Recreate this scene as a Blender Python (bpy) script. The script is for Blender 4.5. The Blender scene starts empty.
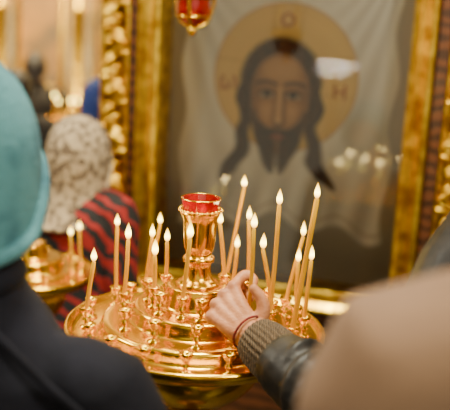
import bpy, bmesh, math, random
import numpy as np
from mathutils import Vector, Matrix
random.seed(4)
COL = bpy.context.scene.collection

# ------------------------------------------------------------ mesh helpers
class Acc:
    def __init__(s): s.v=[]; s.f=[]
    def add(s, vf, T=None):
        v,f=vf; o=len(s.v)
        s.v += [tuple(T(p)) if T else tuple(p) for p in v]
        s.f += [tuple(i+o for i in q) for q in f]
        return s
def lathe(prof, n=32, c=(0,0,0)):
    v=[];f=[]
    for r,z in prof:
        for i in range(n):
            a=2*math.pi*i/n; v.append((c[0]+r*math.cos(a), c[1]+r*math.sin(a), c[2]+z))
    for j in range(len(prof)-1):
        for i in range(n):
            k=(i+1)%n
            f.append((j*n+i,j*n+k,(j+1)*n+k,(j+1)*n+i))
    f.append(tuple(range(n))[::-1]); o=(len(prof)-1)*n; f.append(tuple(range(o,o+n)))
    return v,f
def catmull(P,sub):
    out=[]
    n=len(P)
    for i in range(n-1):
        p0=P[max(i-1,0)];p1=P[i];p2=P[i+1];p3=P[min(i+2,n-1)]
        for s in range(sub):
            t=s/sub
            out.append(tuple(0.5*((2*b)+(-a+c)*t+(2*a-5*b+4*c-d)*t*t+(-a+3*b-3*c+d)*t**3) for a,b,c,d in zip(p0,p1,p2,p3)))
    out.append(tuple(P[-1]))
    return out
def sweep(pts, rads, n=12, sub=4, cap=True):
    if isinstance(rads,(int,float)): rads=[rads]*len(pts)
    P=[tuple(p)+(r,) for p,r in zip(pts,rads)]
    if sub>1: P=catmull(P,sub)
    C=[Vector(p[:3]) for p in P]; R=[max(p[3],1e-5) for p in P]
    tang=[]
    for i in range(len(C)):
        t=C[min(i+1,len(C)-1)]-C[max(i-1,0)]
        tang.append(t.normalized() if t.length>1e-9 else Vector((0,0,1)))
    up=Vector((0,0,1)) if abs(tang[0].z)<0.9 else Vector((1,0,0))
    x=tang[0].cross(up).normalized()
    rings=[]
    def ring(c,x,y,r): return [tuple(c+x*(r*math.cos(2*math.pi*k/n))+y*(r*math.sin(2*math.pi*k/n))) for k in range(n)]
    fr=[]
    for i in range(len(C)):
        t=tang[i]; x=(x-t*x.dot(t)).normalized(); y=t.cross(x); fr.append((x.copy(),y,t))
    if cap:
        x0,y0,t0=fr[0]
        for a in (80,50,25): rings.append(ring(C[0]-t0*R[0]*math.sin(math.radians(a)),x0,y0,R[0]*math.cos(math.radians(a))))
    for i in range(len(C)): rings.append(ring(C[i],fr[i][0],fr[i][1],R[i]))
    if cap:
        x0,y0,t0=fr[-1]
        for a in (25,50,80): rings.append(ring(C[-1]+t0*R[-1]*math.sin(math.radians(a)),x0,y0,R[-1]*math.cos(math.radians(a))))
    v=[p for r in rings for p in r]; f=[]
    for j in range(len(rings)-1):
        for i in range(n):
            k=(i+1)%n; f.append((j*n+i,j*n+k,(j+1)*n+k,(j+1)*n+i))
    f.append(tuple(range(n))[::-1]); o=(len(rings)-1)*n; f.append(tuple(range(o,o+n)))
    return v,f
def ellipsoid(c,r,n=16,m=10):
    prof=[]
    for j in range(m+1):
        a=-math.pi/2+math.pi*j/m
        prof.append((max(math.cos(a),0.02),math.sin(a)))
    v,f=lathe(prof,n)
    return [(c[0]+p[0]*r[0],c[1]+p[1]*r[1],c[2]+p[2]*r[2]) for p in v],f
def loft(levels,n=28):
    v=[];f=[]
    for cx,cy,z,rx,ry in levels:
        for i in range(n):
            a=2*math.pi*i/n; v.append((cx+rx*math.cos(a),cy+ry*math.sin(a),z))
    for j in range(len(levels)-1):
        for i in range(n):
            k=(i+1)%n; f.append((j*n+i,j*n+k,(j+1)*n+k,(j+1)*n+i))
    f.append(tuple(range(n))[::-1]); o=(len(levels)-1)*n; f.append(tuple(range(o,o+n)))
    return v,f
def box(x0,x1,y0,y1,z0,z1):
    v=[(x,y,z) for z in (z0,z1) for y in (y0,y1) for x in (x0,x1)]
    return v,[(0,1,3,2),(4,6,7,5),(0,4,5,1),(2,3,7,6),(0,2,6,4),(1,5,7,3)]
def torus(c,R,r,axis='z',n=24,m=8,sx=1,sy=1):
    v=[];f=[]
    for i in range(n):
        a=2*math.pi*i/n
        for j in range(m):
            b=2*math.pi*j/m
            x=(R+r*math.cos(b))*math.cos(a)*sx; y=(R+r*math.cos(b))*math.sin(a)*sy; z=r*math.sin(b)
            if axis=='x': x,y,z=z,x,y
            elif axis=='y': x,y,z=x,z,y
            v.append((c[0]+x,c[1]+y,c[2]+z))
    for i in range(n):
        for j in range(m):
            f.append((i*m+j,((i+1)%n)*m+j,((i+1)%n)*m+(j+1)%m,i*m+(j+1)%m))
    return v,f
def make(name, vf, mat, parent=None, smooth=True, bevel=0, loc=None, angle=None):
    if isinstance(vf,Acc): v,f=vf.v,vf.f
    else: v,f=vf
    me=bpy.data.meshes.new(name); me.from_pydata([tuple(p) for p in v],[],f)
    bm=bmesh.new(); bm.from_mesh(me); bmesh.ops.recalc_face_normals(bm,faces=bm.faces)
    if bevel: bmesh.ops.bevel(bm,geom=list(bm.edges),offset=bevel,segments=2,affect='EDGES',profile=.5)
    for q in bm.faces: q.smooth=smooth
    if angle:
        for e in bm.edges:
            if len(e.link_faces)==2 and e.calc_face_angle(0)>math.radians(angle): e.smooth=False
    bm.to_mesh(me); bm.free()
    me.materials.append(mat)
    o=bpy.data.objects.new(name,me); COL.objects.link(o)
    if parent: o.parent=parent
    if loc: o.location=loc
    return o
def bake(o):
    dg=bpy.context.evaluated_depsgraph_get()
    me=bpy.data.meshes.new_from_object(o.evaluated_get(dg))
    o.modifiers.clear(); o.data=me
    for p in me.polygons: p.use_smooth=True
def remesh(o,vox,it=4):
    m=o.modifiers.new('r','REMESH'); m.mode='VOXEL'; m.voxel_size=vox
    s=o.modifiers.new('s','SMOOTH'); s.factor=.5; s.iterations=it
    bake(o); return o
def empty(name,loc,label=None,cat=None,group=None,rotz=0):
    e=bpy.data.objects.new(name,None); e.empty_display_size=.05; e.location=loc; e.rotation_euler=(0,0,rotz)
    COL.objects.link(e)
    if label: e['label']=label
    if cat: e['category']=cat
    if group: e['group']=group
    return e
# ------------------------------------------------------------ materials
def srgb(c): return tuple((x/12.92 if x<=.04045 else ((x+.055)/1.055)**2.4) for x in [k/255 for k in c])
def mat(name,c1,c2=None,rough=.6,metal=0,scale=20,bump=0,bscale=None,kind='noise',sss=0,coat=0,sheen=0,emit=0,ramp=(.35,.65),det=3,dist=4,c3=None,spec=None):
    m=bpy.data.materials.new(name); m.use_nodes=True; nt=m.node_tree; N=nt.nodes; L=nt.links
    b=N['Principled BSDF']; b.inputs['Roughness'].default_value=rough; b.inputs['Metallic'].default_value=metal
    if spec is not None: b.inputs['Specular IOR Level'].default_value=spec
    c1=srgb(c1); c2=srgb(c2) if c2 else tuple(x*.75 for x in c1)
    tc=N.new('ShaderNodeTexCoord')
    def tex(sc):
        if kind=='noise': t=N.new('ShaderNodeTexNoise'); t.inputs['Scale'].default_value=sc; t.inputs['Detail'].default_value=det; o=t.outputs['Fac']
        elif kind=='voronoi': t=N.new('ShaderNodeTexVoronoi'); t.inputs['Scale'].default_value=sc; o=t.outputs['Distance']
        else: t=N.new('ShaderNodeTexWave'); t.inputs['Scale'].default_value=sc; t.inputs['Distortion'].default_value=dist; t.inputs['Detail Scale'].default_value=2; t.bands_direction={'wavez':'Z','wavex':'X','waved':'DIAGONAL'}[kind]; o=t.outputs['Fac']
        L.new(tc.outputs['Object'],t.inputs['Vector']); return o
    o=tex(scale)
    r=N.new('ShaderNodeValToRGB'); r.color_ramp.elements[0].position=ramp[0]; r.color_ramp.elements[1].position=ramp[1]
    r.color_ramp.elements[0].color=c2+(1,); r.color_ramp.elements[1].color=c1+(1,)
    if c3: k=r.color_ramp.elements.new(.96); k.color=srgb(c3)+(1,)
    L.new(o,r.inputs['Fac']); L.new(r.outputs['Color'],b.inputs['Base Color'])
    if bump:
        bo=tex(bscale) if bscale else o
        bp=N.new('ShaderNodeBump'); bp.inputs['Strength'].default_value=bump; bp.inputs['Distance'].default_value=.004
        L.new(bo,bp.inputs['Height']); L.new(bp.outputs['Normal'],b.inputs['Normal'])
    if sss: b.inputs['Subsurface Weight'].default_value=sss; b.inputs['Subsurface Radius'].default_value=(.012,.006,.002); b.inputs['Subsurface Scale'].default_value=1
    if coat: b.inputs['Coat Weight'].default_value=coat; b.inputs['Coat Roughness'].default_value=.1
    if sheen: b.inputs['Sheen Weight'].default_value=sheen
    if emit: L.new(r.outputs['Color'],b.inputs['Emission Color']); b.inputs['Emission Strength'].default_value=emit
    return m
GOLD=mat('polished_gold',(252,204,42),(244,190,26),.22,1,6)
GOLD2=mat('carved_gold',(255,214,70),(190,138,28),.34,1,25,.3,60)
GOLDD=mat('dark_gold',(190,142,34),(120,82,16),.3,1,10,.1)
WOOD=mat('brown_wood',(90,50,24),(54,30,14),.35,0,8,.05,kind='wavez',coat=.3)
FLOOR=mat('stone_floor',(50,40,28),(34,28,20),.4,0,3)
WALL=mat('pale_plaster',(190,170,120),(166,142,94),.85,0,2)
CEIL=mat('ceiling_plaster',(186,170,124),(166,146,104),.9,0,2)
WICK=mat('burnt_wick',(30,22,18),(15,10,8),.9)
SKIN=mat('skin',(196,130,82),(162,98,56),.55,0,40,.25,240)
RUBY=mat('ruby_glass',(206,1,3),(140,0,2),.06,0,30,coat=1,emit=.10)  # slight emission puts a lit glow into the glass colour
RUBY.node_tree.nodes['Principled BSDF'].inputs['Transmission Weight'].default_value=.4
LEATHER=mat('black_leather',(32,28,25),(18,16,14),.50,0,60,.5,35,spec=.35)
RIB=mat('ribbed_cuff',(110,88,62),(54,44,32),.9,0,90,.6,kind='wavex')
TEAL=mat('teal_knit',(84,142,152),(54,104,118),.95,0,11,.9,160,kind='noise',ramp=(.44,.58))
NAVY=mat('navy_coat',(32,33,44),(20,21,30),.9,0,14,.2,90,spec=.2)
BEIGE=mat('beige_wool',(144,114,90),(112,88,70),.95,0,5,.2,150)
SCARFP=mat('paisley_headscarf',(168,148,116),(92,76,58),.9,0,48,.2,kind='noise',ramp=(.42,.56),det=5)
SHAWL=mat('red_black_shawl',(140,20,12),(20,16,14),.85,0,9,.1,kind='waved',ramp=(.58,.70),dist=5)
BLUE=mat('blue_headscarf',(40,60,128),(150,160,190),.9,0,30,kind='voronoi',ramp=(.06,.28))
DARK=mat('dark_cloth',(48,38,28),(30,24,18),.9,0,12)
HAIR=mat('dark_hair',(48,32,22),(24,16,12),.5,0,60,.4,90,kind='wavez')
EYE=mat('eye',(235,230,225),(225,220,215),.2)
THREAD=mat('red_thread',(130,16,12),(80,8,8),.8,0,200)
SHOE=mat('shoe_leather',(40,30,26),(22,18,16),.45)
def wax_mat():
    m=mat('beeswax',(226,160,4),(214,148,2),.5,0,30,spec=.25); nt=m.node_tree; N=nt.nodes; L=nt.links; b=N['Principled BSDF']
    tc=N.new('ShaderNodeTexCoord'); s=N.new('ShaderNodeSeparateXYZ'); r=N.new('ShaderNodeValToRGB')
    r.color_ramp.elements[0].color=(.05,.026,.0,1); r.color_ramp.elements[0].position=.1  # emission ramp paints candle glow into the wax, strongest below the flame
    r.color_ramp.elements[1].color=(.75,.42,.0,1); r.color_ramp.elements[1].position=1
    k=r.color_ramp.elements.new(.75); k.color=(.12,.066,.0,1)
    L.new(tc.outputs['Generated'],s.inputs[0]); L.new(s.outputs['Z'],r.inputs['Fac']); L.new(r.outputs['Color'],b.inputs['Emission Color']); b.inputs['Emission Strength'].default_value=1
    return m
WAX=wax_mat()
def flame_mat():
    m=bpy.data.materials.new('flame'); m.use_nodes=True; nt=m.node_tree; N=nt.nodes; L=nt.links
    N.remove(N['Principled BSDF'])
    e=N.new('ShaderNodeEmission')
    tc=N.new('ShaderNodeTexCoord'); s=N.new('ShaderNodeSeparateXYZ'); r=N.new('ShaderNodeValToRGB')
    r.color_ramp.elements[0].color=(1,.38,.01,1); r.color_ramp.elements[1].color=(1,.46,.01,1)
    k=r.color_ramp.elements.new(.40); k.color=(1,.80,.18,1)
    L.new(tc.outputs['Generated'],s.inputs[0]); L.new(s.outputs['Z'],r.inputs['Fac']); L.new(r.outputs['Color'],e.inputs['Color'])
    r2=N.new('ShaderNodeValToRGB'); r2.color_ramp.elements[0].color=(.12,.12,.12,1); r2.color_ramp.elements[1].color=(.16,.16,.16,1); k=r2.color_ramp.elements.new(.4); k.color=(1,1,1,1)
    mu=N.new('ShaderNodeMath'); mu.operation='MULTIPLY'; mu.inputs[1].default_value=16
    L.new(s.outputs['Z'],r2.inputs['Fac']); L.new(r2.outputs['Color'],mu.inputs[0]); L.new(mu.outputs[0],e.inputs['Strength'])
    L.new(e.outputs[0],N['Material Output'].inputs['Surface']); return m
FLAME=flame_mat()
def glass_mat():
    m=bpy.data.materials.new('pane_glass'); m.use_nodes=True; nt=m.node_tree; N=nt.nodes; L=nt.links
    N.remove(N['Principled BSDF'])
    t=N.new('ShaderNodeBsdfTransparent'); g=N.new('ShaderNodeBsdfGlossy'); g.inputs['Roughness'].default_value=.02
    fr=N.new('ShaderNodeFresnel'); fr.inputs['IOR'].default_value=1.5
    mx=N.new('ShaderNodeMixShader'); L.new(fr.outputs[0],mx.inputs[0]); L.new(t.outputs[0],mx.inputs[1]); L.new(g.outputs[0],mx.inputs[2])
    L.new(mx.outputs[0],N['Material Output'].inputs['Surface']); return m
GLASS=glass_mat()

# ------------------------------------------------------------ room
def struct(name,vf,m):
    o=make(name,vf,m,smooth=False); o['kind']='structure'; return o
struct('floor',box(-5,5,-4,10,-.1,0),FLOOR)
struct('wall_back',box(-5,5,10,10.2,0,5),WALL)
struct('wall_left',box(-5.2,-5,-4,10.2,0,5),WALL)
struct('wall_right',box(5,5.2,-4,10.2,0,5),WALL)
struct('ceiling',box(-5.2,5.2,-4,10.2,5,5.2),CEIL)

# ------------------------------------------------------------ candle stand
FL_PROF=[(.0001,0),(.0026,.001),(.0045,.005),(.0054,.009),(.0050,.014),(.0034,.021),(.0016,.027),(.0001,.032)]
CUP_PROF=[(.0001,0),(.0110,0),(.0112,.002),(.0050,.0035),(.0036,.006),(.0036,.010),(.0072,.013),(.0072,.015),(.0038,.018),(.0038,.021),(.0076,.025),(.0100,.030),(.0122,.0365),(.0116,.0375),(.0068,.034),(.0054,.025),(.0001,.025)]
cup_src=None
def candle_stand(loc,label,cups,rs=1.0,lamp=True,zr=1.14,group=None):
    e=empty('candle_stand',(loc[0],loc[1],0),label,'candle stand',group)
    z=zr
    tray=[(.0001,z-.15),(.04,z-.148),(.075,z-.13),(.105,z-.105),(.122,z-.08),(.126,z-.060),(.122,z-.052),(.130,z-.046),(.17,z-.034),(.208,z-.022),(.224,z-.014),(.232,z-.004),(.234,z+.004),(.229,z+.008),(.224,z+.002),(.219,z-.004),(.205,z-.006),(.180,z-.006),(.175,z-.005),(.172,z-.001),(.170,z+.008),(.168,z+.014),(.163,z+.017),(.155,z+.018),(.125,z+.018),(.120,z+.019),(.117,z+.024),(.115,z+.034),(.113,z+.041),(.108,z+.0445),(.098,z+.045),(.068,z+.045),(.062,z+.047),(.059,z+.054),(.057,z+.070),(.054,z+.078),(.048,z+.082),(.0001,z+.082)]
    tray=[(r*rs,zz) for r,zz in tray]
    pp=catmull([(a,b) for a,b in tray],3)
    pp=[(max(a,.0001),b) for a,b in pp]
    make('tiered_tray',lathe(pp,80),GOLD,e)
    ped=[(.0001,0),(.20,0),(.205,.02),(.19,.04),(.12,.06),(.07,.09),(.045,.13),(.04,.2),(.055,.23),(.04,.26),(.03,.32),(.035,.5),(.05,.54),(.035,.58),(.028,.65),(.026,z-.24),(.045,z-.20),(.05,z-.185),(.03,z-.17),(.035,z-.14),(.0001,z-.14)]
    make('pedestal',lathe(ped,40),GOLDD,e)
    if lamp:
        b=z+.10; c=z+.081; q=.92
        st=[(.0001,c),(.038,c),(.040,c+.005),(.030,c+.012),(.025,c+.022),(.024,b+.014),(.025,b+.022),(.030,b+.026),(.030,b+.032),(.025,b+.037),(.0255,b+.042),(.0285,b+.050),(.0305,b+.064),(.0315,b+.080),(.032,b+.094),(.034,b+.103),(.0385,b+.112),(.040,b+.117),(.0385,b+.120),(.034,b+.116),(.031,b+.100),(.0001,b+.095)]
        st=[(r*q,h) for r,h in st]
        make('lamp_cup',lathe(catmull(st,2)[:-1]+[st[-1]],64),GOLD,e)
        g=[(.0001,b+.098),(.030,b+.10),(.034,b+.116),(.0365,b+.130),(.038,b+.139),(.0355,b+.140),(.033,b+.130),(.029,b+.110),(.0001,b+.106)]
        make('lamp_glass',lathe([(r*q,h) for r,h in g],14),RUBY,e,smooth=False)
        rim=Acc(); rim.add(torus((0,0,b+.139),.0372*q,.0014,n=40,m=8))
        for i in range(26):
            t=2*math.pi*i/26; rim.add(ellipsoid((.0400*q*math.cos(t),.0400*q*math.sin(t),b+.1185),(.0032,.0032,.0032),8,6))
        make('beaded_rim',rim,GOLD,e)
        make('lamp_flame',lathe([(r*.9,h*.75) for r,h in FL_PROF],12),FLAME,e,loc=(.004,.006,b+.1085))
    global cup_src
    for (x,y,h) in cups:
        if cup_src is None:
            c=make('candle_cup',lathe(CUP_PROF,20),GOLD,e); cup_src=c
        else:
            c=cup_src.copy(); COL.objects.link(c); c.parent=e
        c.location=(x-loc[0],y-loc[1],h)
    return e
AX=(-.042,1.495)
RING={0:1.134,1:1.158,2:1.185}
C=[(-.238,1.484,0,-.226,1.254),(-.201,1.610,0,-.202,1.288),(-.174,1.507,1,-.169,1.291),(-.143,1.599,1,-.134,1.272),
(-.142,1.662,0,-.125,1.283),(-.117,1.465,2,-.117,1.276),(-.102,1.543,2,-.102,1.281),(-.064,1.418,2,-.0555,1.3226),
(.006,1.561,2,-.007,1.3145),(.023,1.620,1,.0274,1.254),(.008,1.685,0,.0356,1.361),(.052,1.580,1,.046,1.320),
(.094,1.500,1,.0715,1.289),(.088,1.448,1,.0917,1.381),(.128,1.440,0,.1537,1.397),(.125,1.595,0,.1497,1.291),
(.143,1.550,0,.140,1.253),(.153,1.497,0,.158,1.273)]
cups=[(c[0],c[1],RING[c[2]]) for c in C]
for lv,(r,n,off) in {0:(.199,18,8),1:(.142,12,3),2:(.088,7,20)}.items():
    for i in range(n):
        a=math.radians(off)+2*math.pi*i/n
        x=AX[0]+r*math.cos(a); y=AX[1]+r*math.sin(a)
        if all((x-c[0])**2+(y-c[1])**2>.033**2 for c in cups): cups.append((x,y,RING[lv]))
candle_stand((AX[0],AX[1]),'polished gold tiered church candle stand with red glass lamp on top',cups)

flame_src=[]
def candle(bx,by,bz,tx,tz,label,group,r=.0034,ty=None,fs=1.0,light=0):
    e=empty('candle',(bx,by,bz),label,'candle',group)
    ty=by if ty is None else ty
    d=(tx-bx,ty-by,tz-bz)
    w=sweep([(0,0,0),(d[0]*.5+random.uniform(-.0015,.0015),d[1]*.5,d[2]*.5),d],[r,r,r*.93],14,3)
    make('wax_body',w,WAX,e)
    make('wick',sweep([d,(d[0],d[1],d[2]+.005),(d[0]+.0008,d[1],d[2]+.008)],.0006,6,1),WICK,e)
    if not flame_src:
        o=make('flame',lathe(FL_PROF,12),FLAME,e); flame_src.append(o)
    else:
        o=flame_src[0].copy(); COL.objects.link(o); o.parent=e
    k=random.uniform(.78,1.02)*fs
    o.location=(d[0],d[1],d[2]+.003); o.scale=(random.uniform(.9,1.1)*fs,)*2+(k,)
    if light:
        l=bpy.data.lights.new('flame_light','POINT'); l.energy=light; l.color=(1,.70,.24); l.shadow_soft_size=.012
        lo=bpy.data.objects.new('flame_light',l); COL.objects.link(lo); lo.location=(bx+d[0],ty,tz+.060)
    return e
LAB='thin lit beeswax candle standing in the gold candle stand'
for i,c in enumerate(C):
    lab=LAB
    if i==14: lab='tall lit beeswax candle leaning outward in the gold candle stand'
    if i in (10,13): lab='tall lit beeswax candle standing in the gold candle stand'
    if i==5: lab='short burnt-down lit beeswax candle beside the red lamp'
    candle(c[0],c[1],RING[c[2]]+.027,c[3],c[4],lab,'lit candles on the gold stand',r=.0047 if i==14 else .0039,light=.22 if i in (0,2,5,7,9,12,14,15) else 0)
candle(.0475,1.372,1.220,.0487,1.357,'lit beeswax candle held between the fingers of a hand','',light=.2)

cs2=[]
for i in range(10):
    a=2*math.pi*i/10+.2; cs2.append((-.50+.13*math.cos(a),2.20+.13*math.sin(a),1.0))
s2=candle_stand((-.50,2.20),'smaller gold candle stand with lit candles beside shawled woman',cs2,rs=.72,lamp=False,zr=1.005)
for j,i in enumerate((0,3,9)):
    x,y,h=cs2[i]; candle(x,y,h+.027,x+random.uniform(-.01,.01),h+random.uniform(.09,.13),'lit candle on the smaller gold stand','lit candles on the smaller stand',fs=1.0,light=.25 if i==9 else 0)
cs3=[]
for i in range(8):
    a=2*math.pi*i/8+.3; cs3.append((-.82+.13*math.cos(a),4.6+.13*math.sin(a),1.08))
candle_stand((-.82,4.6),'distant gold candle stand near the iconostasis',cs3,rs=.72,lamp=False,zr=1.085)
for i in (0,1,2,3,5,6,7):
    x,y,h=cs3[i]; candle(x,y,h+.027,x,h+random.uniform(.08,.16),'lit candle on the distant gold stand','lit candles on the distant stand',fs=1.5)

# ------------------------------------------------------------ icon case
K=empty('icon_case',(.1425,2.711,0),'glazed carved gold and brown wood case holding a painted face icon','icon case',rotz=math.radians(-17))
X0,X1,Z0,Z1=-.37,.40,.87,1.92
def sst(d,e): return np.clip(.5-d/e,0,1)
def paint():
    nx,nz=240,320
    xs=np.linspace(X0-.01,X1+.01,nx); zs=np.linspace(Z0-.01,Z1+.01,nz)
    U,Wz=np.meshgrid(xs,zs); W=Wz-1.455
    def c(*k): return np.array(srgb(k))
    img=np.zeros(U.shape+(3,))+c(166,156,138)
    def lay(a,col):
        nonlocal img
        if isinstance(col,tuple): col=np.array(srgb(col))
        img=img*(1-a[...,None])+col*a[...,None]
    lay(np.clip((-.40-W)/.12,0,1)*.6,(128,116,98))
    edge=.335+.010*np.sin(W*22)+.03*np.clip(W-.2,0,1)
    bot=-.43+.022*np.cos(U*30)+.03*np.clip(1-np.abs(U)/.3,0,1)
    cl=sst(np.abs(U-.015)-edge,.012)*sst(bot-W,.015)
    lay(cl,(255,250,236))
    rad=np.sqrt((np.abs(U)-.36)**2+(W-.46)**2); ang=np.arctan2(np.abs(U)-.36,-(W-.46))
    fold=.5+.5*np.sin(ang*34+rad*6)
    lay(cl*fold*.34*np.clip((np.abs(U)-.10)/.15+np.clip((-.15-W)/.1,0,1),0,1),(164,150,130))
    f2=.5+.5*np.sin(U*70+np.sin(W*10)*1.5)
    lay(cl*f2*.45*np.clip((-.20-W)/.12,0,1),(142,130,112))
    lay(cl*sst(np.abs(W-bot-.03)-.003,.006)*.6,(150,120,80))
    hx,hz,hr=.01,.05,.228
    dh=np.sqrt((U-hx)**2+(W-hz)**2)
    lay(sst(dh-hr,.01),(246,210,126))
    lay(sst(np.abs(dh-hr)-.004,.006)*.8,(206,158,70))
    lay(sst(np.abs(dh-hr+.018)-.001,.004)*.5,(196,144,70))
    for (ax,aw) in ((0,1),(1,0),(-1,0)):
        along=(U-hx)*ax+(W-hz)*aw; cross=np.abs((U-hx)*aw-(W-hz)*ax)
        lay(sst(np.abs(cross-(.035+.06*along))-.0012,.004)*(along>.1)*(dh<hr)*.6,(176,128,64))
    U=(U+.002)/1.13
    wav=.006*np.sin(W*55+np.sign(U)*.8)
    strand=.5+.5*np.sin(np.arctan2(U+wav,W+.5)*100+np.sin(W*40)*1.4)
    top=np.sqrt((U/.116)**2+((W-.035)/.140)**2)-1
    hair=sst(top*.1,.012)*(W>.03)
    au=np.abs(U)+wav
    t=np.clip((.03-W)/.32,0,1)
    outer=np.interp(t,[0,.2,.4,.6,.8,1],[.116,.120,.114,.122,.146,.172])
    inner=np.interp(t,[0,.35,.55,.75,.9,1.0],[.070,.076,.078,.088,.112,.160])
    lock=sst(au-outer,.012)*sst(inner-au,.014)*(W<=.035)*(W>-.29)
    H=np.clip(hair+lock+sst(au-outer,.010)*(W<=.035)*(W>-.08),0,1)
    lay(H,(54,32,19)); lay(H*strand*.45,(106,68,38))
    au=np.abs(U)
    fx=U/.082; fy=np.where(W>-.0,(W)/.122,(W)/.200)
    face=sst((np.sqrt(fx**2+fy**2)-1)*.1,.016)
    lay(face,(198,148,96))
    lay(face*np.clip((au-.040)/.042,0,1)*.75,(108,68,40))
    lay(face*np.exp(-((U)/.05)**2-((W-.07)/.03)**2)*.5,(228,186,130))
    for s in (-1,1):
        ex=s*.037; 
        lay(face*np.exp(-((U-ex)/.026)**2-((W-.002)/.022)**2)*.75,(96,58,34))
        lay(face*np.exp(-((U-ex*1.05)/.018)**2-((W+.055)/.022)**2)*.55,(224,174,120))
        almond=np.abs(W+.007)-.0095*(1-((U-ex)/.023)**2)
        lay(sst(almond,.004)*(np.abs(U-ex)<.023)*.9,(206,180,144))
        lay(sst(np.sqrt((U-ex)**2+(W+.005)**2)-.0100,.004),(20,12,8))
        lid=np.abs(W+.006-.0105*(1-((U-ex)/.026)**2))-.0034
        lay(sst(lid,.004)*(np.abs(U-ex)<.026),(32,18,11))
        lay(sst(np.abs(W+.017+.004*((U-ex)/.02)**2)-.001,.005)*(np.abs(U-ex)<.02)*.5,(90,54,34))
        br=np.abs(W-.026-.010*(1-((U-ex*1.1)/.034)**2))-.0050
        lay(sst(br,.006)*(np.abs(U-ex*1.1)<.032)*.95,(40,23,14))
    lay(sst(np.abs(U)-.007,.010)*((W<.02)&(W>-.10))*.6,(236,192,136))
    for s,am in ((1,.85),(-1,.5)):
        lay(sst(np.abs(U-s*(.014+.06*np.clip(-W-.06,0,.05)))-.0038,.008)*((W<.012)&(W>-.095))*am,(88,52,32))
    lay(np.exp(-((U)/.017)**2-((W+.099)/.008)**2)*.95,(72,38,24))
    lay(np.exp(-((U)/.009)**2-((W+.086)/.009)**2)*.6,(238,196,142))
    bw=np.interp(-W,[.04,.08,.12,.16,.20,.23,.26],[.082,.080,.072,.062,.048,.034,.012])
    bin_=np.interp(-W,[.04,.085,.112,.124],[.078,.058,.026,0])
    fork=np.where((au<.005)&(W<-.235),0,1)
    bd=sst(au+wav*.4-bw,.012)*sst(bin_-au,.020)*(W<-.05)*(W>-.255)*fork
    lay(bd,(56,33,20)); lay(bd*(.5+.5*np.sin(U*250+np.sin(W*60)*1.5))*.35,(108,70,42))
    ms=np.abs(W+.116+6*U*U)-.008
    lay(sst(ms,.009)*(au<.050)*.9,(48,27,17))
    lip=np.abs(W+.136)-.0070*(1-(U/.025)**2)
    lay(sst(lip,.004)*(au<.025)*.95,(166,84,58)); lay(sst(np.abs(W+.135)-.0008,.003)*(au<.024)*.8,(70,36,28))
    lay(sst(np.abs(U)-.0015,.005)*(W>.10)*(W<.17)*.6,(150,108,74))
    v=[(x,.045,z) for z in zs for x in xs]
    f=[(j*nx+i,j*nx+i+1,(j+1)*nx+i+1,(j+1)*nx+i) for j in range(nz-1) for i in range(nx-1)]
    return v,f,np.concatenate([img.reshape(-1,3),np.ones((nx*nz,1))],1)
pm=bpy.data.materials.new('icon_paint'); pm.use_nodes=True
_b=pm.node_tree.nodes['Principled BSDF']; _b.inputs['Roughness'].default_value=.6
_a=pm.node_tree.nodes.new('ShaderNodeVertexColor'); _a.layer_name='paint'
pm.node_tree.links.new(_a.outputs[0],_b.inputs['Base Color'])
v,f,cols=paint()
me=bpy.data.meshes.new('icon_painting'); me.from_pydata(v,[],f); ca=me.color_attributes.new('paint','FLOAT_COLOR','POINT'); ca.data.foreach_set('color',cols.astype(np.float32).ravel())
me.materials.append(pm); po=bpy.data.objects.new('icon_painting',me); COL.objects.link(po); po.parent=K
po['label']='painted icon of a bearded long-haired face with halo on white cloth'
LET=mat('red_lettering',(182,62,22),(166,50,18),.6)
for ch,x,z,s in (('O',.01,1.455+.228,.060),('\u03c9',-.172,1.455+.03,.080),('H',.186,1.455+.02,.066)):
    cu=bpy.data.curves.new('t','FONT'); cu.body=ch; cu.size=s; cu.align_x='CENTER'; cu.extrude=.0004
    to=bpy.data.objects.new('t',cu); COL.objects.link(to)
    dg=bpy.context.evaluated_depsgraph_get(); dg.update()
    me=bpy.data.meshes.new_from_object(to.evaluated_get(dg)); bpy.data.objects.remove(to)
    me.materials.clear(); me.materials.append(LET)
    lo=bpy.data.objects.new('painted_letter',me); COL.objects.link(lo); lo.parent=K; lo.location=(x,.0435,z-s*.35); lo.rotation_euler=(math.pi/2,0,0)
g=make('glass_pane',box(X0-.004,X1+.004,-.002,.001,0,Z1-Z0+.004),GLASS,K,smooth=False)
g.location=(0,-.064,Z0-.002); g.rotation_euler=(math.radians(-5.6),0,0)
def frame(prof,x0,x1,z0,z1):
    v=[];f=[];n=len(prof)
    for (sx,sz,cx,cz) in ((-1,-1,x0,z0),(1,-1,x1,z0),(1,1,x1,z1),(-1,1,x0,z1)):
        for o,y in prof: v.append((cx+sx*o,y,cz+sz*o))
    for c in range(4):
        d=(c+1)%4
        for i in range(n):
            k=(i+1)%n; f.append((c*n+i,d*n+i,d*n+k,c*n+k))
    return v,f
make('gilt_moulding',frame([(0,.048),(0,-.066),(.008,-.072),(.016,-.075),(.02,-.066),(.030,-.060),(.045,-.072),(.056,-.085),(.066,-.080),(.070,-.06),(.070,.048)],X0,X1,Z0,Z1),GOLD2,K,angle=35)
make('wooden_band',frame([(0,.048),(0,-.045),(.004,-.05),(.034,-.05),(.038,-.045),(.038,.048)],X0-.07,X1+.07,Z0-.07,Z1+.07),WOOD,K,angle=30)
a=Acc(); a.add(box(X0-.108,X1+.108,.050,.22,.06,Z1+.12)); make('case_back',a,WOOD,K,smooth=False)
a=Acc(); a.add(box(X0-.20,X1+.20,-.06,.22,0,.06)); a.add(box(X0-.18,X1+.18,-.05,.21,.06,.70)); a.add(box(X0-.20,X1+.20,-.08,.22,.70,.745))
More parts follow.
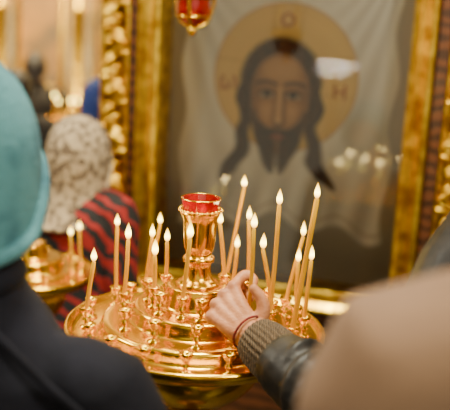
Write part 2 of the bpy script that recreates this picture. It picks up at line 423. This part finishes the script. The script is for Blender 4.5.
make('plinth_cabinet',a,WOOD,K,smooth=False,bevel=.004)
a=Acc(); a.add(box(X0-.22,X1+.22,-.09,.24,Z1+.124,Z1+.17)); a.add(box(X0-.25,X1+.25,-.12,.26,Z1+.17,Z1+.22))
make('cornice',a,GOLD2,K,smooth=False,bevel=.006)
def scroll_column(xc,w,z0,z1,y):
    a=Acc(); z=z0; s=1; h=.085
    for xx in (xc-w*.46,xc+w*.46): a.add(sweep([(xx,y-.006,z0),(xx,y-.006,z1)],.007,8,1))
    while z<z1-.02:
        a.add(sweep([(xc-s*w*.1,y,z),(xc+s*w*.36,y-.012,z+h*.3),(xc+s*w*.25,y-.016,z+h*.65),(xc-s*w*.1,y-.008,z+h)],[.008,.009,.008,.007],8,3))
        sp=[]
        for k in range(12):
            t=k/11; r=w*.32*(1-t*.85); an=s*(-1.2+t*6.5)
            sp.append((xc-s*w*.10+r*math.cos(an)*s, y-.014-.010*t, z+h*.5+r*math.sin(an)))
        a.add(sweep(sp,[.0085*(1-.4*k/11) for k in range(12)],8,2))
        a.add(ellipsoid((xc-s*w*.10,y-.022,z+h*.5),(.010,.011,.010),10,6))
        for q in range(5):
            an=s*(.2+q*.5); px=xc+s*w*(.34-.03*q); pz=z+h*(.12+.19*q)
            v,f=ellipsoid((0,0,0),(w*.20,.010,.0085),10,6)
            ca,sa=math.cos(an*s),math.sin(an*s)
            a.add(([(px+(p[0]*ca-p[2]*sa)*s,y-.012+p[1],pz+(p[0]*sa+p[2]*ca)) for p in v],f))
        z+=h*.92; s=-s
    return a
for xa,xb in ((X0-.205,X0-.110),(X1+.110,X1+.205)):
    p=make('pilaster_board',box(xa,xb,-.035,.15,.745,Z1+.124),GOLDD,K,smooth=False)
    make('carved_vine',scroll_column((xa+xb)/2,xb-xa,.76,Z1+.10,-.04),GOLD2,K)

# ------------------------------------------------------------ hanging oil lamp
HL=empty('hanging_oil_lamp',(-.106,2.254,1.712),'red glass hanging oil lamp with gold mounts on chains','oil lamp')
HL.scale=(1.25,1.25,1.25)
make('glass_bowl',lathe([(.0001,-.045),(.012,-.043),(.028,-.030),(.036,-.012),(.034,.006),(.030,.022),(.034,.030),(.031,.030),(.027,.022),(.031,.004),(.025,-.022),(.0001,-.036)],24),RUBY,HL)
a=Acc(); a.add(torus((0,0,.014),.037,.005,n=32)); a.add(torus((0,0,-.024),.033,.002,n=32)); a.add(ellipsoid((0,0,-.052),(.009,.009,.012)))
for i in range(3):
    t=2*math.pi*i/3+.4; ct,stn=math.cos(t),math.sin(t)
    a.add(sweep([(.0,0,-.048),(.03*ct,.03*stn,-.036),(.042*ct,.042*stn,-.008),(.046*ct,.046*stn,.02),(.038*ct,.038*stn,.032)],.0034,8,3))
    a.add(ellipsoid((.046*ct,.046*stn,.022),(.007,.007,.007),10,6))
make('gilt_mount',a,GOLD,HL)
a=Acc()
for i in range(3):
    t=2*math.pi*i/3+.4
    for k in range(16):
        q=k/16; r=.042*(1-q); a.add(torus((r*math.cos(t),r*math.sin(t),.035+.24*q),.006,.0015,'xy'[k%2],12,5))
make('suspension_chain',a,GOLD,HL)
a=Acc()
for k in range(155): a.add(torus((0,0,.275+k*.0151),.009,.0018,'xy'[k%2],10,4))
make('ceiling_chain',a,GOLD,HL)

# unseen lamp added behind the camera so the glass pane mirrors its glare
NL=empty('glare_lamp',(-2.02,-1.86,0),'unseen standing lamp added for its glare, with two short glowing tubes on a brass pole','added lamp')
make('pole',lathe([(.0001,0),(.16,0),(.16,.02),(.03,.05),(.014,.1),(.012,2.33),(.0001,2.33)],16),GOLDD,NL)
LT=bpy.data.materials.new('glowing_tube'); LT.use_nodes=True
LT.node_tree.nodes['Principled BSDF'].inputs['Emission Color'].default_value=(1,.90,.74,1); LT.node_tree.nodes['Principled BSDF'].inputs['Emission Strength'].default_value=34
for dx,z,l in ((0,2.27,.16),(-.03,2.20,.11)):
    make('lamp_tube',sweep([(dx-l*.95,.02+l*.45,z),(dx+l*.95,.02-l*.45,z)],.010,10,1),LT,NL)

# ------------------------------------------------------------ people
def hatmesh(c,rx,ry,top,zf,zb,zs=None,roll=.006,flare=0):
    n,m=40,18; v=[];f=[]
    if zs is None: zs=(zf+zb)/2
    def rad(z):
        if z>0: return math.sqrt(max(0,1-(z/top)**2))
        if flare:
            q=-z
            return np.interp(q,[0,.06,.12,.17,.23,.30],[1,.99,.93,.95,1.15,1.5])
        return 1-.06*(z/-.12)**2
    def bnd(p):
        k=math.cos(p)
        return zs+(zf-zs)*max(k,0)**.8+(zb-zs)*max(-k,0)**.8
    rows=[]
    for j in range(m+1):
        t=j/m; row=[]
        for i in range(n):
            p=2*math.pi*i/n; b=bnd(p)
            z=top*math.cos(t*math.pi*.5) if t<.6 else top*math.cos(.3*math.pi)+(b-top*math.cos(.3*math.pi))*(t-.6)/.4
            r=max(rad(z),.02); row.append((c[0]+rx*r*math.sin(p),c[1]+ry*r*math.cos(p),c[2]+z))
        rows.append(row)
    v=[p for r in rows for p in r]
    for j in range(m):
        for i in range(n):
            k=(i+1)%n; f.append((j*n+i,j*n+k,(j+1)*n+k,(j+1)*n+i))
    f.append(tuple(range(n)))
    a=Acc(); a.add((v,f))
    last=rows[-1]; a.add(sweep(last+[last[0]],roll,8,1,cap=False))
    return a
def person(base,yaw,s,label,coat,vox=.009,lean=0,arm_left=None,hand_left=None,hat=None,hatmat=None,hair=True,leg=DARK,coat_z=.55,bulk=1.0,hatname='hat',sleeve_end=.9,extra=None,slope=0,sj=None,coat_add=None,cvox=.009,sl_r=None,elx=.225):
    e=empty('person',(base[0],base[1],0),label,'person')
    cy,sy=math.cos(yaw),math.sin(yaw)
    def T(p):
        x,y,z=p[0]*s,p[1]*s,p[2]*s
        if z>.9*s: y+=(z-.9*s)*math.tan(lean)
        return (x*cy-y*sy,x*sy+y*cy,z)
    if sj is None: sj=(.185-.025*slope,1.385-.06*slope)
    B=Acc()
    B.add(loft([(0,0,.82,.13,.09),(0,0,.90,.165,.11),(0,0,.98,.165,.112),(0,0,1.08,.14,.095),(0,0,1.18,.148,.10),(0,0,1.30,.17-.02*slope,.11),(0,0,1.37,.165-.05*slope,.10),(0,0,1.42,.12-.04*slope,.08),(0,0,1.45,.06,.055)]),T)
    B.add(sweep([(0,-.01,1.40),(0,0,1.47),(0,.012,1.55)],[.06,.055,.055],14,3),T)
    B.add(ellipsoid((0,.01,1.625),(.076,.096,.095)),T); B.add(ellipsoid((0,.045,1.56),(.055,.062,.062)),T)
    B.add(sweep([(0,.105,1.62),(0,.118,1.595),(0,.124,1.578)],[.010,.012,.015],8,2),T)
    B.add(ellipsoid((0,.088,1.525),(.025,.022,.018)),T); B.add(ellipsoid((0,.10,1.548),(.024,.012,.009)),T)
    B.add(sweep([(-.045,.092,1.638),(0,.106,1.640),(.045,.092,1.638)],.010,8,3),T)
    for q in (-1,1): B.add(ellipsoid((q*.078,.0,1.605),(.010,.018,.032)),T)
    arms={}
    for q in (-1,1):
        if q==-1 and arm_left:
            pts=[tuple(Vector(p)-Vector((base[0],base[1],0))) for p in arm_left]
            inner=T((-.10,0,1.37))
        else:
            pts=[T((q*sj[0],0,sj[1])),T((q*elx,-.02,1.11-.3*(1.385-sj[1]))),T((q*(elx+.01),.06,.86))]; inner=T((q*.09,0,sj[1]-.01+.03*slope))
        arms[q]=(inner,pts)
        P=[inner,pts[0],tuple((Vector(pts[0])*.5+Vector(pts[1])*.5)),pts[1],tuple((Vector(pts[1])*.6+Vector(pts[2])*.4)),pts[2]]
        B.add(sweep(P,[.055*s,.055*s,.046*s,.038*s,.038*s,.027*s],14,3))
        if q==-1 and hand_left:
            for ch,rr in hand_left:
                B.add(sweep([tuple(Vector(p)-Vector((base[0],base[1],0))) for p in ch],rr,12,4))
        else:
            w=Vector(pts[2]); 
            def L(p):
                x,y,z=p[0]*q,p[1],p[2]
                return (w.x+(x*cy-y*sy)*s, w.y+(x*sy+y*cy)*s, w.z+z*s)
            for k in range(4):
                yy=.030-.020*k; ln=[.068,.078,.072,.055][k]
                B.add(sweep([L((0,yy*.4,0)),L((.004,yy,-.085))],[.017,.013],10,2))
                B.add(sweep([L((.004,yy,-.08)),L((.0,yy*1.1,-.085-ln*.5)),L((-.016,yy*1.1+.006,-.085-ln*.95))],[.0105,.0095,.0075],10,3))
            B.add(sweep([L((0,.02,-.02)),L((-.012,.045,-.055)),L((-.016,.055,-.095))],[.015,.012,.009],10,3))
    for q in (-1,1):
        B.add(sweep([(q*.085,0,.88),(q*.09,.01,.68),(q*.095,.015,.48),(q*.095,-.01,.30),(q*.095,-.01,.09)],[.085,.075,.055,.052,.038],14,3),T)
        B.add(sweep([(q*.095,-.04,.05),(q*.10,.04,.05),(q*.105,.14,.035)],[.035,.036,.028],12,3),T)
    o=make('body',B,SKIN,e); remesh(o,vox,2 if hand_left else 3)
    for q in (-1,1):
        make('eye',ellipsoid(T((q*.032,.096,1.618)),(.011*s,)*3,12,8),EYE,e)
    Cc=Acc(); k=bulk; sl=slope
    Cc.add(loft([(0,0,coat_z,.225*k,.165*k),(0,0,.75,.215*k,.16*k),(0,0,.95,.205*k,.15*k),(0,0,1.10,.185*k,.14*k),(0,0,1.25,(.20-.015*sl)*k,.145*k),(0,0,1.34,(.205-.045*sl)*k,.14*k),(0,0,1.395,(.18-.055*sl)*k,.12*k),(0,0,1.435,(.125-.03*sl)*k,.10*k),(0,0,1.475,.082*k,.082*k),(0,.005,1.505,.076*k,.076*k)]),T)
    for q in (-1,1):
        inner,pts=arms[q]
        a0,a1,a2=Vector(pts[0]),Vector(pts[1]),Vector(pts[2]); end=a1.lerp(a2,sleeve_end if (q==-1 and arm_left) else .96)
        P=[Vector(inner),a0,a0.lerp(a1,.5),a1,a1.lerp(end,.5),end]
        R=[(.078-.02*sl)*s*k,.076*s*k,.068*s*k,.060*s*k,.053*s*k,.046*s*k]
        if sl_r and q==-1: R=sl_r
        Cc.add(sweep([tuple(p) for p in P],R,18,3))
    if coat_add: coat_add(Cc,T)
    co=make('coat',Cc,coat,e); remesh(co,cvox,4)
    Lg=Acc()
    for q in (-1,1): Lg.add(sweep([(q*.09,0,.88),(q*.095,.01,.68),(q*.10,.015,.48),(q*.10,-.01,.30),(q*.10,-.01,.10)],[.105,.092,.078,.070,.062],16,3),T)
    lo=make('trousers',Lg,leg,e); remesh(lo,.01,3)
    for q in (-1,1):
        sh=make('shoe',Acc().add(sweep([(q*.10,-.05,.048),(q*.105,.05,.05),(q*.11,.165,.038)],[.046,.046,.036],14,3),T),SHOE,e)
    if hair:
        A=hatmesh((0,-.002,1.625),.086,.108,.106,.045,-.11,-.03); make('hair',Acc().add((A.v,A.f),T),HAIR,e)
    if hat:
        A=hatmesh(*hat); ho=make(hatname,Acc().add((A.v,A.f),T),hatmat,e)
        m=ho.modifiers.new('s','SUBSURF'); m.levels=1; m.render_levels=1
    if extra: extra(e,T,s)
    return e
HO=Vector((.006,0,-.008))
def hv(p): return tuple(Vector(p)+HO)
W_=hv((.045,1.325,1.205)); E_=(.228,1.12,1.122); S_=(.375,1.205,1.385)
hand=[]
MC={'i':(.016,1.385,1.262),'m':(.001,1.377,1.250),'r':(-.011,1.366,1.236),'p':(-.017,1.352,1.220)}
wo={'i':(.050,1.335,1.214),'m':(.043,1.332,1.210),'r':(.036,1.328,1.205),'p':(.031,1.324,1.198)}
for k,rr in (('i',.0108),('m',.0108),('r',.0103),('p',.0097)):
    a=Vector(wo[k]);b=Vector(MC[k]); hand.append(([tuple(a),tuple(a.lerp(b,.5)+Vector((-.003,-.003,.003))),tuple(b)],[.0150,.0112,rr]))
for k in MC: hand.append(([MC[k],tuple(Vector(MC[k])+Vector((-.001,.001,.001)))],[.0120,.0117]))
hand.append(([MC['i'],(.033,1.409,1.277),(.048,1.400,1.273),(.046,1.381,1.266)],[.0104,.0096,.0084,.0070]))
hand.append(([MC['m'],(.020,1.407,1.256),(.040,1.402,1.249),(.044,1.384,1.244)],[.0104,.0096,.0084,.0070]))
hand.append(([MC['r'],(.005,1.396,1.234),(.026,1.396,1.227),(.036,1.380,1.223)],[.0098,.0090,.0079,.0066]))
hand.append(([MC['p'],(-.004,1.377,1.210),(.013,1.380,1.204),(.024,1.369,1.204)],[.0090,.0081,.0071,.0060]))
hand.append(([(.050,1.334,1.208),(.064,1.342,1.233),(.062,1.350,1.254),(.048,1.359,1.270)],[.0160,.0124,.0106,.0084]))
hand.append(([(.044,1.345,1.215),(.034,1.366,1.230),(.034,1.372,1.236)],[.015,.012,.009]))
hand=[([hv(p) for p in ch],rr) for ch,rr in hand]
LO=Vector((.545,1.276,0)); LW=Vector(W_)-LO; LE=Vector(E_)-LO; LD=(LW-LE).normalized(); LX=LD.cross(Vector((0,0,1))).normalized(); LY=LD.cross(LX)
def creases(Cc,T):
    rr=random.Random(5)
    for k in range(10):
        q=.0+k*.068; cc=LE.lerp(LW,q); R=.0565-.005*q; ph=rr.uniform(0,6.28); sp=rr.uniform(2.4,4.6); tl=rr.uniform(-.022,.022)
        rg=[];ra=[]
        for t in range(15):
            u=t/14; an=ph+u*sp
            rg.append(tuple(cc+LD*(tl*math.sin(an))+LX*R*math.cos(an)+LY*R*math.sin(an))); ra.append(.0015+.0072*math.sin(math.pi*u))
        Cc.add(sweep(rg,ra,8,1))
def leather_extra(e,T,s):
    v=[];f=[]; n=144; hs=[(-.085,.043),(-.05,.0435),(-.033,.0415),(-.020,.038),(-.013,.036),(-.011,.033),(-.018,.027)]
    for h,r in hs:
        for i in range(n):
            t=2*math.pi*i/n; rr=r*(1+.035*math.cos(28*t)); v.append(tuple(LW+LD*h+LX*rr*math.cos(t)+LY*rr*math.sin(t)))
    for j in range(len(hs)-1):
        for i in range(n): f.append((j*n+i,j*n+(i+1)%n,(j+1)*n+(i+1)%n,(j+1)*n+i))
    make('knitted_cuff',(v,f),RIB,e)
    c=LW+LD*.005
    ring=[tuple(c+LX*.0300*math.cos(t*math.pi/12)+LY*.0300*math.sin(t*math.pi/12)) for t in range(25)]
    make('thread_bracelet',sweep(ring,.0020,6,1,cap=False),THREAD,e)
    a=Acc(); a.add(torus((0,.0,1.495),.082,.014,n=32),T); make('jacket_collar',a,LEATHER,e)
person((.545,1.276),math.radians(23.6),1.0,'person in black leather jacket reaching out to place a lit candle',LEATHER,vox=.0028,arm_left=[S_,E_,W_],hand_left=hand,extra=leather_extra,sleeve_end=.67,coat_z=.80,bulk=1.0,coat_add=creases,cvox=.005,sl_r=[.078,.078,.070,.063,.058,.052])
def beige_extra(e,T,s):
    a=Acc(); a.add(torus((0,.0,1.49),.085,.022,n=32),T); make('coat_collar',a,BEIGE,e)
person((.342,.62),math.radians(-6),1.034,'person in a soft beige wool coat standing with back turned',BEIGE,extra=beige_extra)
def navy_extra(e,T,s):
    a=Acc(); a.add(torus((0,-.01,1.462),.080,.020,n=32),T); make('coat_collar',a,NAVY,e)
    a=Acc(); a.add(sweep([(.09,-.09,1.42),(.15,-.085,1.36),(.215,-.075,1.30),(.262,-.07,1.22)],.006,8,3),T); make('shoulder_seam',a,NAVY,e)
person((-.330,1.03),math.radians(-8),.940,'person in teal knitted hat and dark navy coat watching the candles',NAVY,hat=((0,0,1.605),.113,.122,.150,.03,-.115,-.085,.012),hatmat=TEAL,hatname='knitted_hat',extra=navy_extra,bulk=1.0,slope=.9,sj=(.205,1.300),elx=.262)
person((-.450,2.60),math.radians(-25),.79,'short person in patterned beige headscarf and red-black shawl',SHAWL,hat=((0,0,1.60),.122,.134,.142,.03,-.27,-.22,.010,1),hatmat=SCARFP,hatname='headscarf',bulk=1.08)
person((-.555,3.80),math.radians(10),.80,'person in blue patterned headscarf and dark coat',DARK,hat=((0,0,1.61),.122,.130,.134,.03,-.26,-.22,.010,1),hatmat=BLUE,hatname='headscarf')
person((-1.0,4.1),math.radians(0),.80,'dark-haired person in a brown coat facing the iconostasis',DARK)
person((-1.25,5.6),math.radians(0),.80,'dark-haired person in dark clothes standing near the iconostasis',DARK)

# ------------------------------------------------------------ iconostasis
I=empty('iconostasis',(-1.6,8.6,0),'tall carved gold iconostasis with framed icons and columns','iconostasis')
PANE=mat('icon_panel_paint',(166,116,50),(96,80,60),.5,0,3,det=4)
PALE=mat('pale_blue_panel',(190,176,138),(150,130,90),.7,0,3)
a=Acc(); a.add(box(-3,2.6,.1,.3,0,4.0)); make('backboard',a,PALE,I,smooth=False)
make('base_rail',box(-3,2.6,-.08,.12,0,.7),GOLDD,I,smooth=False,bevel=.01)
for i in range(8):
    x=-2.9+i*.75
    c=make('column',lathe([(.0001,.7),(.10,.7),(.10,.76),(.06,.80),(.065,1.6),(.08,1.63),(.06,1.66),(.055,2.5),(.09,2.6),(.10,2.7),(.0001,2.7)],20),GOLD2,I,loc=(x,-.02,0))
    if i<7:
        p=make('icon_panel',box(x+.18,x+.57,.03,.09,.9,1.9),PANE,I,smooth=False)
        a=Acc(); v,f=frame([(0,.05),(0,0),(.02,-.03),(.05,-.01),(.05,.08)],x+.18,x+.57,.9,1.9); a.add((v,f)); 
        a.add(sweep([(x+.14,0,1.98),(x+.2,-.01,2.15),(x+.375,-.02,2.26),(x+.55,-.01,2.15),(x+.61,0,1.98)],.03,10,4))
        make('icon_frame',a,GOLD2,I)
make('upper_cornice',box(-3,2.6,-.12,.2,2.7,2.95),GOLD2,I,smooth=False,bevel=.02)

# ------------------------------------------------------------ lights / world / camera
def area(name,loc,tgt,size,power,col):
    l=bpy.data.lights.new(name,'AREA'); l.size=size; l.energy=power; l.color=col
    o=bpy.data.objects.new(name,l); COL.objects.link(o); o.location=loc
    o.rotation_euler=(Vector(tgt)-Vector(loc)).to_track_quat('-Z','Y').to_euler()
area('window_light',(2.0,-1.0,3.9),(.1,2.6,1.3),.9,140,(1,.92,.72))
area('side_window_light',(-3.5,2.0,3.6),(-.3,2.4,1.2),.9,150,(1,.93,.76))
area('icon_fill',(.0,1.75,3.3),(.15,2.75,1.3),.5,110,(1,.94,.78))  # unseen area light added to brighten the icon
area('stand_glow_fill',(-.1,1.6,3.6),(-.04,1.5,1.1),.35,30,(1,.86,.50))  # unseen warm area light added to imitate the overall candle glow
area('nave_light',(-1.2,6.0,4.4),(-1.6,8.6,1.3),2.0,950,(1,.85,.50))
w=bpy.data.worlds.new('w'); bpy.context.scene.world=w; w.use_nodes=True
w.node_tree.nodes['Background'].inputs[0].default_value=(1,.91,.64,1); w.node_tree.nodes['Background'].inputs[1].default_value=.85
cam=bpy.data.cameras.new('camera'); co=bpy.data.objects.new('camera',cam); COL.objects.link(co)
co.matrix_world=Matrix.Translation((0,0,1.7))@Matrix.Rotation(math.radians(77.5),4,'X')@Matrix.Rotation(math.radians(3),4,'Z')
cam.lens=70; cam.sensor_width=36; cam.clip_start=.05
cam.dof.use_dof=True; cam.dof.focus_distance=1.5; cam.dof.aperture_fstop=2.6
bpy.context.scene.camera=co
